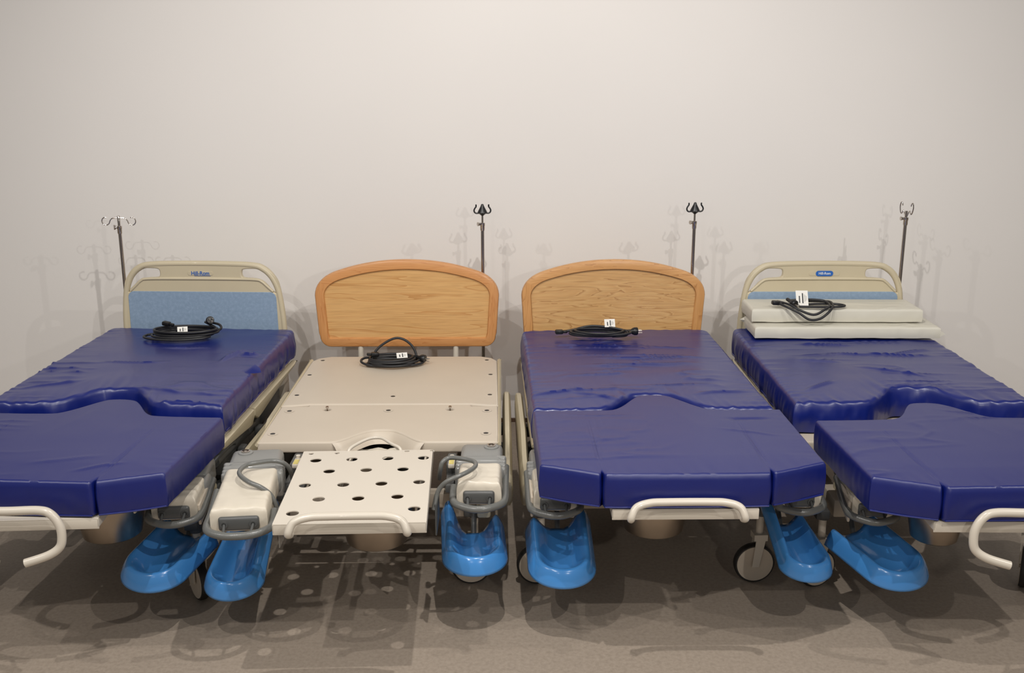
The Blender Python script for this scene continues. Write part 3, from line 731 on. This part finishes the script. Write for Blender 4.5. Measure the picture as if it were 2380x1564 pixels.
# ---- foot panels -------------------------------------------------
def in_bed(bed, p): return bed.i @ V(p)
def foot_tray(bed, cx, yb_, yf_, zt, W, rz, holes, handle):
    """steel foot panel: folded tray with front lip; coordinates in the bed's own frame"""
    m = Matrix.Translation((cx, yf_, zt)) @ Matrix.Rotation(rz, 4, 'Z'); L = yb_ - yf_; h = W / 2
    hs = [circle(x, y, r, 22) for x, y, r in holes]
    p = plate('foot_panel', rrect(-h, 0, h, L, .004, 2), hs, .0025, .0012, M['cream_metal'], m @ Matrix.Translation((0, 0, -.0025)), bed, res=1)
    b = MB()
    b.add(*(lambda q: (q.v, q.f))(MB().box((0, .002, -.019), (W, .004, .034), .0015)), m)
    b.add(*(lambda q: (q.v, q.f))(MB().box((-h + .002, L / 2, -.016), (.004, L, .028), .001)), m)
    b.add(*(lambda q: (q.v, q.f))(MB().box((h - .002, L / 2, -.016), (.004, L, .028), .001)), m)
    b.add(*(lambda q: (q.v, q.f))(MB().box((0, L * .80, -.036), (.05, L * .30, .014), .004)), m)
    put('panel_edge', b, M['cream_metal'], bed, p)
    b = MB()
    if handle == 'U':
        s = .155
        pts = [(-s - .02, -.004, -.020), (-s - .022, -.022, -.008), (-s - .006, -.012, .022), (-s + .035, -.004, .034), (-s + .09, -.002, .036), (s - .09, -.002, .036), (s - .035, -.004, .034), (s + .006, -.012, .022), (s + .022, -.022, -.008), (s + .02, -.004, -.020)]
        b.tube([m @ V((q[0], q[1] - .026, q[2])) for q in pts], .0125, 14, 8)
        put('foot_handle', b, M['cream_metal'], bed)
    else:
        s = .135
        pts = [(0, -.045, .050), (s - .05, -.045, .050), (s - .015, -.048, .038), (s + .008, -.052, .004), (s + .013, -.056, -.035), (s + .004, -.060, -.066), (s - .030, -.068, -.088), (.040, -.078, -.106)]
        pts = [(-x, y, z) for x, y, z in reversed(pts)] + pts[1:]
        b.tube([m @ V(q) for q in pts], .0135, 14, 8)
        b.add(*(lambda q: (q.v, q.f))(MB().tube([(s - .02, .01, -.02), (s + .0, -.025, -.03), (s + .012, -.054, -.035)], .006, 8, 5)), m)
        b.add(*(lambda q: (q.v, q.f))(MB().tube([(-s + .02, .01, -.02), (-s, -.025, -.03), (-s - .012, -.054, -.035)], .006, 8, 5)), m)
        put('foot_handle', b, M['cream_metal'], bed)
    return m

# bed 2's panel, holes from the picture's spacing
q0 = in_bed(bed2, at_z(632, 1222, .54)); q1 = in_bed(bed2, at_z(990, 1210, .54)); q2 = in_bed(bed2, at_z(712, 1048, .54)); q3 = in_bed(bed2, at_z(1016, 1045, .54))
W2 = (q1 - q0).length; rz2 = math.atan2(q1.y - q0.y, q1.x - q0.x) * .3 + math.atan2(q0.x + q1.x - q2.x - q3.x, q2.y + q3.y - q0.y - q1.y) * .7; W2 = (W2 + (q3 - q2).length) / 2; L2 = ((q2 - q0).length + (q3 - q1).length) / 2
c2 = (q0 + q1) / 2
minv = (Matrix.Translation((c2.x, c2.y, .54)) @ Matrix.Rotation(rz2, 4, 'Z')).inverted()
hz = [(592, 984), (877, 975), (1161, 967), (1442, 963), (697, 1069), (990, 1059), (1280, 1053), (505, 1181), (808, 1175), (1110, 1166), (1408, 1153), (614, 1290), (926, 1283), (1236, 1269), (407, 1402), (1369, 1365)]
holes2 = []
for x, y in hz:
    p = minv @ in_bed(bed2, at_z(560 + x / 3.4, 780 + y / 3.4, .54)); holes2.append((p.x, p.y, .0195))
for x, y in [(555, 932), (760, 927), (1312, 911), (1510, 907)]:
    p = minv @ in_bed(bed2, at_z(560 + x / 3.4, 780 + y / 3.4, .54)); holes2.append((p.x, min(p.y, L2 - .012), .0085))
foot_tray(bed2, c2.x, c2.y + L2, c2.y, .54, W2, rz2, holes2, 'U')
# bent wire loop behind bed 2's foot panel
b = MB(); Z = .545
b.tube([at_z(560 + x / 3.4, 780 + y / 3.4, z) for x, y, z in [(840, 935, .53), (865, 890, .545), (930, 850, .55), (1000, 818, .555), (1060, 806, .555), (1120, 812, .555), (1190, 855, .55), (1250, 885, .545), (1270, 925, .53)]], .006, 10, 6)
put('wire_loop', b, M['cream_metal'], bed2, local=False)
# side mechanisms of bed 2
for px, py in ((690, 1080), (1050, 1080)):
    p = in_bed(bed2, at_z(px, py, .47)); b = MB(); b.box(p, (.035, .12, .05), .008)
    b.box(p + V((0, -.12, -.02)), (.03, .12, .03), .005); b.box(p + V((0.02, -.03, -.05)), (.05, .2, .02), .004)
    lb = put('latch_body', b, M['darkgrey'], bed2)
    p = in_bed(bed2, at_z(px, py - 4, .50)); b = MB(); b.box(p, (.024, .07, .016), .004); b.cyl(p + V((0, .030, 0)), p + V((0, .030, .018)), .008)
    put('latch_cover', b, M['cream_metal'], bed2, lb)
    b = MB(); b.box(p + V((0, -.010, .0085)), (.017, .042, .0012), 0)
    put('warning_sticker', b, M['sticker'], bed2, lb)
for s, pts in ((-1, [(644.6, 1188, .47), (639, 1168, .50), (627, 1148, .53), (606, 1132.5, .555), (578, 1120, .57), (559, 1105.7, .575), (557.6, 1094, .575), (573, 1081, .575), (598.6, 1075, .575), (632, 1071, .57), (657, 1075, .56), (672.7, 1089, .53), (680, 1112, .48)]),
               (1, [(1008, 1185, .46), (1014.5, 1153.5, .50), (1023.5, 1133, .53), (1041, 1117.7, .555), (1069.5, 1105, .57), (1092.6, 1093.4, .575), (1105, 1083, .575), (1103, 1074, .575), (1090, 1069, .575), (1069.5, 1065, .575), (1044, 1064, .57), (1028.6, 1074, .56), (1023.5, 1092, .53), (1021, 1112, .48)])):
    b = MB(); b.tube([at_z(*p) for p in pts], .0078, 12, 6); put('grab_bar', b, M['grey_tube'], bed2, local=False)
# clear hanging sleeves at bed 2's panel sides
p = in_bed(bed2, at_z(1003, 1165, .45)); b = MB(); b.box((p.x + .02, p.y - .02, .425), (.006, .16, .11), .0025); put('side_plate', b, M['darkgrey'], bed2)
p = in_bed(bed2, at_z(640, 1230, .45)); b = MB(); b.box((p.x, p.y + .10, .43), (.003, .12, .13), .001); put('clear_sleeve', b, M['film'], bed2)
# wrapped bag lying in the notch of the seat
bm = bmesh.new(); bmesh.ops.create_grid(bm, x_segments=24, y_segments=16, size=.5)
for v in bm.verts:
    x, y = v.co.x * .28, v.co.y * .10
    v.co = V((x, -1.262 + y, .462 + .012 * noise.noise(V((x * 22, y * 22, 2))) + .010 * max(0, 1 - abs(noise.noise(V((x * 14, y * 30, 5)))) * 3)))
b = MB(); b.bm(bm); bm.free(); put('wrapped_bag', b, M['pad_white'], bed2, smooth=80)

# trays of the other beds
def tray_at(bed, pxl, pyl, pxr, pyr, handle, zt=.535):
    a = in_bed(bed, at_z(pxl, pyl, zt)); c = in_bed(bed, at_z(pxr, pyr, zt)); m_ = (a + c) / 2
    return foot_tray(bed, m_.x, m_.y + .52, m_.y, zt, (c - a).length, math.atan2(c.y - a.y, c.x - a.x), [], handle)
tray_at(bed3, 1423, 1184, 1765, 1182, 'U')
tray_at(bed1, -148, 1214, 228, 1204, 'C')
tray_at(bed4, 2172, 1212, 2550, 1214, 'C')

# ---- leg rests and blue cups ---------------------------------------
def LS(bed, sx, hubpx, hubpy, W, L, yaw, tilt=0.0, z=.545, wrap=True, cover=True):
    p = in_bed(bed, at_z(hubpx, hubpy, z)); return leg_support(bed, sx, p, yaw, W, L, tilt, wrap, cover)
LS(bed2, -1, 601, 1043, .180, .52, R(5.5), R(1), .55, True, False)
LS(bed2, 1, 1121, 1030, .150, .365, R(-1), R(2), .55, True, False)
LS(bed1, 1, 452, 1060, .150, .365, R(7), R(3), .50, False)
LS(bed3, -1, 1276, 1040, .150, .375, R(0), R(3), .51)
LS(bed3, 1, 1800, 1035, .145, .375, R(-1), R(3), .50, False)
LS(bed4, -1, 1984, 1052, .138, .38, R(-7), R(3), .50, False)
LS(bed1, -1, -150, 1052, .16, .40, R(-2), R(3), .50, False)
LS(bed4, 1, 2560, 1052, .16, .40, R(2), R(3), .50, False)

def cup(bed, px, py, z, yaw, W, L, hl, hr, **k):
    """px, py: where the toe's outermost point shows; z its height"""
    t = at_z(px, py, z); d = Matrix.Rotation(yaw, 3, 'Z') @ V((0, L / 2, 0))
    return calf_cup(bed, (t.x + d.x, t.y + d.y, z), yaw, W, L, hl, hr, **k)
cup(bed1, 313, 1356, .225, R(-17), .236, .32, .06, .05, tx=R(10), ty=R(6))
cup(bed2, 522, 1373, .205, R(-3), .205, .36, .06, .19, tx=R(12))
cup(bed2, 1108, 1329, .245, R(5), .228, .27, .14, .075, tx=R(6))
cup(bed3, 1313, 1349, .235, R(2), .235, .34, .05, .09, tx=R(10))
cup(bed3, 1896, 1336, .240, R(6), .185, .34, .16, .05, tx=R(9))
cup(bed4, 2136, 1350, .230, R(24), .235, .33, .05, .06, tx=R(10), ty=R(-6))

# ---------------------------------------------------------------- mattresses
def mroot(name, loc, rz, label, cat='mattress', group=None): return Root(name, loc, rz, label, cat, group)
peak_b = smtab([(-.47, .0), (-.20, .0), (-.14, .02), (-.06, .165), (-.03, .185), (.05, .185), (.09, .15), (.17, .02), (.22, .0), (.47, .0)], 2)
def foot_mattress(loc, rz, label, seed, folds=(), mb=0.0):
    r_ = mroot('foot_mattress', loc, rz, label)
    front = [(-.458, -.535), (-.27, -.62), (-.262, -.625), (.262, -.625), (.27, -.62), (.458, -.535)]
    mattress('cover', r_, M['vinyl_soft'], -.458, .458, peak_b, front, .112, 0.0, er=.007, seed=seed, wr=.8, nx=120, ny=80, notches=(-.266, .266), pucker=.5, bulge=.004, folds=folds)
    # hem at the underside
    for x0, x1, y0, y1 in ((-.456, -.275, -.537, -.617), (-.258, .258, -.625, -.625), (.275, .456, -.617, -.537)):
        b = MB(); b.tube([(x0, y0, .003), ((x0 + x1) / 2, (y0 + y1) / 2 - .001, .001), (x1, y1, .003)], .0030, 8, 6)
        put('hem', b, M['vinyl_soft'], r_)
    return r_
def head_mattress(loc, rz, label, seed, gap, folds=(), length=1.17, corner=.05, w=.452, nshift=0.0, th=.124):
    r_ = mroot('head_mattress', loc, rz, label)
    f0 = -length
    front = smtab([(-.47, f0), (-.24 + nshift, f0), (-.16 + nshift, f0 + .03), (-.07 + nshift, f0 + .165 + gap), (-.03 + nshift, f0 + .185 + gap), (.05 + nshift, f0 + .185 + gap), (.10 + nshift, f0 + .16 + gap), (.19 + nshift, f0 + .02), (.26 + nshift, f0), (.47, f0)], 2)
    mattress('cover', r_, M['vinyl'], -w, w, [(-.47, 0), (.47, 0)], front, th, .004, er=.02, seed=seed, wr=1.9, nx=150, ny=130, corner=corner, pucker=1.0, bulge=.006, folds=folds)
    for s in (-1, 1):     # welt seam along the lower side
        b = MB(); b.tube([(s * (w + .001), -.06, .014), (s * (w + .001), -.5, .013), (s * (w + .001), f0 + .02, .014)], .0028, 8, 12)
        put('piping', b, M['vinyl'], r_)
    return r_
# positions of the heads: rear edge centre
MZ = DZ + .003
def on(bed, x, y, z=MZ): 
    p = bed.m @ V((x, y, z)); return (p.x, p.y, p.z)
hm1 = head_mattress(on(bed1, -.003, -.075), R(-2.0), 'blue vinyl mattress section at the head of the leftmost bed, cord coiled on it', 1, .005,
              folds=[(.05, -.38, 0, .10, .006, .003), (-.1, -.62, 2, .13, .006, .0035), (.30, -.50, 75, .09, .01, .008), (.36, -.49, 20, .04, .012, .008), (.15, -1.0, -20, .1, .01, .004), (-.3, -.95, 30, .1, .012, .004)], nshift=-.02)
c = at_z(584, 862, MZ + .126)
g = [(-.055, -.012, -.004), (-.02, .018, .006), (.012, .022, .022), (.035, .008, .010), (.045, -.016, -.002), (.005, -.006, .014), (-.03, -.022, -.004), (.02, -.026, -.003)]
b = MB(); b.add([(c.x + x, c.y + y, c.z + z) for x, y, z in g], [(0, 1, 6), (1, 5, 6), (1, 2, 5), (2, 3, 5), (3, 4, 5), (5, 4, 7), (6, 5, 7)])
put('torn_flap', b, M['vinyl'], hm1, local=False, smooth=60)
foot_mattress((-1.505, at_z(519, 968, .645).y, MZ + .007), R(-3.7), 'blue fabric-covered foot cushion of the leftmost bed, cut off by the photo edge', 2,
              folds=[(.23, -.50, 30, .07, .008, .004), (.1, -.45, 20, .1, .01, .003)])
head_mattress(on(bed3, .0, -.075), R(1.5), 'purple-blue vinyl mattress section against the golden wooden headboard', 3, .0,
              folds=[(.1, -.52, 0, .22, .008, .004), (-.25, -.3, 8, .05, .012, .004), (.05, -.62, 3, .25, .01, .002), (.2, -.35, -8, .12, .008, .003), (-.33, -1.0, 15, .1, .01, .005), (-.2, -1.05, -25, .1, .01, .004), (.3, -1.02, 10, .1, .01, .004)], length=1.205, corner=.06, th=.116)
foot_mattress((.536, 3.625, MZ + .007), R(1.2), 'blue foot cushion whose whole front edge is in view, centre right', 4,
              folds=[(.31, -.11, -2, .07, .010, -.007), (-.2, -.33, 8, .05, .008, -.004), (.28, -.25, -18, .09, .006, .004), (-.235, -.3, 88, .3, .004, -.002), (.24, -.32, 85, .25, .005, -.002)])
head_mattress(on(bed4, -.0, -.075), R(.3), 'blue vinyl mattress section of the rightmost bed, two pale pads lying on it', 5, .0,
              folds=[(-.1, -.33, -3, .12, .007, .005), (.1, -.5, -5, .22, .006, .005), (-.2, -.6, -10, .08, .009, .004), (.05, -.75, -30, .12, .009, .004), (.1, -.28, 0, .25, .004, .0025), (.1, -.305, 0, .25, .004, .0025), (.25, -.45, 20, .1, .01, .004), (-.3, -.95, 40, .08, .01, .005)], length=1.15, nshift=.03)
foot_mattress((1.548, 3.528, MZ + .007), R(2.2), 'blue fabric-covered foot cushion of the rightmost bed, lying askew of its mattress', 6)

# ---------------------------------------------------------------- pads on bed 4
def pad(loc, rz, w, d, h, label, ears):
    r_ = Root('foam_pad', loc, rz, label, 'pad', 'pale pads stacked at the head of the rightmost bed')
    mattress('cover', r_, M['foam'], -w / 2, w / 2, [(-w / 2, 0), (w / 2, 0)], [(-w / 2, -d), (w / 2, -d)], h, 0, er=.006, seed=9 + h * 100, wr=.9, nx=70, ny=30, pucker=.5, bulge=.003,
             folds=[(w * .3, -d + .02, 30, .05, .01, .004), (w * .1, -d * .5, 0, .1, .02, .003)])
    if ears:
        b = MB()
        b.add([(w / 2 - .01, -d + .001, .045), (w / 2 + .022, -d - .008, .022), (w / 2 - .01, -d + .001, .004), (w / 2 - .015, -d + .02, .03)], [(0, 1, 3), (1, 2, 3), (0, 2, 1), (0, 3, 2)])
        b.add([(-w / 2 + .01, -.001, .05), (-w / 2 - .022, .002, .03), (-w / 2 + .01, -.001, .008), (-w / 2 + .012, -.02, .03)], [(0, 1, 3), (1, 2, 3), (0, 2, 1), (0, 3, 2)])
        put('corner_ear', b, M['foam'], r_)
    return r_
pad((1.547, 4.842, DZ + .003 + .138), R(-.6), .850, .238, .052, 'lower and wider of the two pale grey pads, corners sticking out', True)
pad((1.513, 4.893, DZ + .003 + .138 + .061), R(-.5), .790, .222, .060, 'upper pale grey pad with the tagged black cord on it', False)

# ---------------------------------------------------------------- basins
BAS = []
for px, py, r0, lab in ((238, 1268, .096, 'steel basin under the leftmost bed'), (868, 1285, .102, 'steel basin under the perforated foot panel'), (1527, 1256, .102, 'steel basin under the foot cushion with the golden wooden headboard behind'), (2190, 1272, .076, 'steel basin under the rightmost bed')):
    p = at_z(px, py, .335); r_ = Root('steel_basin', (p.x, p.y + r0, .335), 0, lab, 'basin'); BAS.append((p.x, p.y + r0, .335, r0))
    b = MB(); h = .15
    b.lathe([(.001, .0), (r0 - .008, 0), (r0, .006), (r0 + .026, h - .004), (r0 + .036, h), (r0 + .037, h - .003), (r0 + .026, h - .006), (r0 - .004, .012), (r0 - .012, .008), (.001, .008)], None, 48, cap=False)
    put('bowl', b, M['steel'], r_, smooth=50)
    b = MB(); b.lathe([(r0 + .034, h - .002), (r0 + .037, h - .002), (r0 + .038, h + .001), (r0 + .036, h + .003), (r0 + .034, h + .001)], None, 48, cap=False)
    put('rolled_rim', b, M['steel'], r_, smooth=50)
for bed, bs in zip((bed1, bed2, bed3, bed4), BAS):      # rails that carry the basin
    c_ = in_bed(bed, bs[:3])
    for s in (-1, 1):
        b = MB(); b.box((c_.x + s * (bs[3] + .036), -1.46, .471), (.008, .66, .020), .003); put('basin_rail', b, M['cream_metal'], bed)

# ---------------------------------------------------------------- iv poles
p = at_y(276, 503, 5.02); iv_pole('iv_pole', p.x - .002, 5.02, p.z, 'wire', 'chrome iv pole with two curled wire hooks, behind the leftmost bed')
p = at_y(1121, 474, 5.02); iv_pole('iv_pole', p.x, 5.02, p.z, 'black', 'iv pole with black hook head behind the amber wooden headboard')
p = at_y(1616, 470, 5.02); iv_pole('iv_pole', p.x, 5.02, p.z, 'black', 'iv pole with black hook head behind the golden grained headboard')
p = at_y(2107, 490, 5.02); iv_pole('iv_pole', p.x, 5.02, p.z, 'side', 'chrome iv pole seen side on behind the rightmost bed, knob pointing left')
for bed, x in ((bed1, -.43), (bed2, .37), (bed3, .42), (bed4, .40)):
    lx = {id(bed1): -.425, id(bed2): .372, id(bed3): .408, id(bed4): .395}[id(bed)]
    b = MB(); b.box((lx, .05, .31), (.05, .12, .04), .006); b.box((lx, -.12, .31), (.04, .28, .03), .005); b.box((lx * .85, -.28, .31), (.12, .05, .04), .005)
    put('pole_socket', b, M['darkgrey'], bed)

# ---------------------------------------------------------------- cords
def cord(loc, rz, label, paths, plug, conn, tagm, r=.0058):
    r_ = Root('power_cord', loc, rz, label, 'cord')
    b = MB()
    for p in paths: b.tube(p, r, 10, 7)
    put('cable', b, M['cord'], r_, smooth=60)
    # plug: tapered strain relief, round body, pins
    P, yaw, pit = plug; m = Matrix.Translation(P) @ Matrix.Rotation(yaw, 4, 'Z') @ Matrix.Rotation(pit, 4, 'Y')
    b = MB(); b.lathe([(.0065, -.045), (.0085, -.04), (.009, -.018), (.016, -.008), (.0185, 0), (.0185, .012), (.016, .015)], m @ Matrix.Rotation(R(90), 4, 'Y'), 20)
    pg = put('plug', b, M['black'], r_)
    b = MB()
    for dy in (-.007, .007): b.cyl(m @ V((.015, dy, .003)), m @ V((.034, dy, .003)), .0022, n=8)
    b.cyl(m @ V((.015, 0, -.008)), m @ V((.036, 0, -.008)), .0024, n=8)
    put('plug_pin', b, M['chrome'], r_, pg)
    P, yaw, pit = conn; m = Matrix.Translation(P) @ Matrix.Rotation(yaw, 4, 'Z') @ Matrix.Rotation(pit, 4, 'Y')
    q = MB().box((0, 0, 0), (.036, .026, .020), .005); q.box((-.026, 0, 0), (.026, .015, .014), .005)
    b = MB(); b.add(q.v, q.f, m); cn = put('connector', b, M['black'], r_)
    q = MB().box((.0182, 0, 0), (.001, .018, .012), 0.0)
    b = MB(); b.add(q.v, q.f, m); put('socket_face', b, M['dark'], r_, cn)
    if tagm:
        P, mm, w_, h_ = tagm; m = Matrix.Translation(P) @ mm
        q = MB().box((0, 0, 0), (w_, h_, .0008), 0); b = MB(); b.add(q.v, q.f, m); tg = put('paper_tag', b, M['paper'], r_)
        b = MB()
        q = MB(); q.box((w_ * .05, 0, .0008), (w_ * .10, h_ * .66, .0006), 0); q.box((-w_ * .22, -h_ * .08, .0008), (w_ * .10, h_ * .46, .0006), 0)
        b.add(q.v, q.f, m); put('barcode', b, M['ink'], r_, tg)
        b = MB(); q = MB()
        for k in range(3): q.box((w_ * (.2 + .07 * k), 0, .0007), (w_ * .015, h_ * (.5 - .1 * k), .0004), 0)
        b.add(q.v, q.f, m); put('small_print', b, M['ink'], r_, tg)
    return r_
def coil(cx, cy, rx, ry, z0, turns, seed, z1=None, rot=0.0, phase=0.0, jit=.22, n=10):
    rnd = random.Random(seed); pts = []; N_ = int(turns * n)
    a_ = [1 + rnd.uniform(-jit, jit) for _ in range(int(turns) + 2)]; ox = [rnd.uniform(-.02, .02) for _ in a_]; oy = [rnd.uniform(-.012, .012) for _ in a_]
    for i in range(N_ + 1):
        t = i / n; k = int(t); f = t - k; f = f * f * (3 - 2 * f)
        A = a_[k] * (1 - f) + a_[k + 1] * f; X = ox[k] * (1 - f) + ox[k + 1] * f; Y = oy[k] * (1 - f) + oy[k + 1] * f
        th = 2 * math.pi * t + phase; x = rx * A * math.cos(th); y = ry * (2 - A) * math.sin(th)
        z = z0 + ((z1 if z1 is not None else z0) - z0) * t / turns
        pts.append((cx + X + x * math.cos(rot) - y * math.sin(rot), cy + Y + x * math.sin(rot) + y * math.cos(rot), z))
    return pts
TILT = lambda a, b_=0: Matrix.Rotation(R(b_), 4, 'Z') @ Matrix.Rotation(R(a), 4, 'X')
ct = MZ + .137
# bed 1
c = coil(0, 0, .125, .085, .007, 4.0, 5, .040)
cord((*at_z(428, 782, ct)[:2], ct), R(2), 'coiled black power cord with plug on the leftmost blue mattress', [[(.02, .03, .04), (.08, .05, .05)] [:0] + c + [(.10, .05, .050), (.085, .06, .055)],
      [(-.17, .01, .007), (-.175, -.03, .007), (-.12, -.075, .007), (0, -.095, .007), (.1, -.07, .008), (.13, -.04, .01)], [(-.17, .01, .007), (-.12, .04, .008), (-.05, .05, .012)],
      [(.09, .06, .055), (.15, .05, .045), (.165, .02, .030), (.12, -.01, .022), (.05, -.03, .020)]],
     ((.115, .03, .068), R(-60), R(-20)), ((-.085, .03, .055), R(165), R(-8)), ((.005, -.035, .042), TILT(55, 12), .045, .028))
# bed 2
c = coil(0, 0, .115, .070, .007, 5.0, 8, .038, jit=.16)
cord((*at_z(915, 848, DZ)[:2], DZ), R(3), 'black power cord with an upright arched loop on the bare cream deck', [c,
      [(-.10, .01, .02), (-.095, .02, .045), (-.06, .03, .085), (0, .035, .118), (.045, .035, .115), (.085, .03, .085), (.105, .02, .045), (.10, .01, .025)],
      [(-.08, .03, .03), (-.135, .02, .030), (-.15, -.01, .022), (-.12, -.04, .014), (-.06, -.06, .010)]],
     ((.135, .0, .030), R(-25), R(6)), ((-.085, .0, .052), R(10), R(5)), ((.04, .0, .046), TILT(40, 10), .05, .03))
# bed 3
c = coil(0, 0, .125, .060, .007, 3.0, 12, .030, jit=.2)
cord((*at_z(1392, 781, ct)[:2], ct), R(-4), 'coiled black power cord with pins pointing right, below the golden wooden headboard', [c,
      [(-.165, .02, .014), (-.12, .03, .02), (-.05, .045, .035), (.02, .045, .035), (.09, .03, .028), (.13, .01, .02), (.12, -.03, .012), (.06, -.04, .010)]],
     ((.165, .025, .02), R(8), R(0)), ((-.185, .012, .014), R(190), R(0)), ((.05, .045, .052), TILT(65, 12), .05, .038))
# bed 4: lies on the upper pad, loops over its front edge
zt4 = MZ + .138 + .061 + .066
P4 = at_z(1868, 712, zt4); ez = -.012
loopf = [(-.10, .03, .012), (-.125, .0, .018), (-.10, -.05, .012), (-.05, -.09, -.008), (.0, -.106, -.038), (.05, -.104, -.034), (.095, -.088, -.004), (.12, -.05, .012), (.13, .0, .016), (.12, .035, .016), (.06, .05, .014), (.0, .05, .014), (-.06, .04, .014)]
loopg = [(-.12, .02, .020), (-.08, -.04, .018), (-.04, -.08, .0), (.02, -.102, -.016), (.07, -.090, .004), (.105, -.05, .014), (.11, .0, .018), (.09, .03, .022), (.02, .04, .024), (-.05, .04, .02)]
looph = [(.0, .0, .008), (.08, .02, .008), (.15, .015, .008), (.185, -.015, .008), (.16, -.04, .008), (.09, -.045, .007), (.0, -.04, .007), (-.03, -.038, .007)]
cord((P4.x, P4.y, zt4), R(0), 'black power cord with a large white barcode tag on the upper pale pad', [loopf, loopg, looph],
     ((-.055, -.02, .020), R(-60), R(15)), ((-.135, -.012, .020), R(185), R(-4)), ((-.012, -.005, .040), TILT(62, 0), .056, .074))
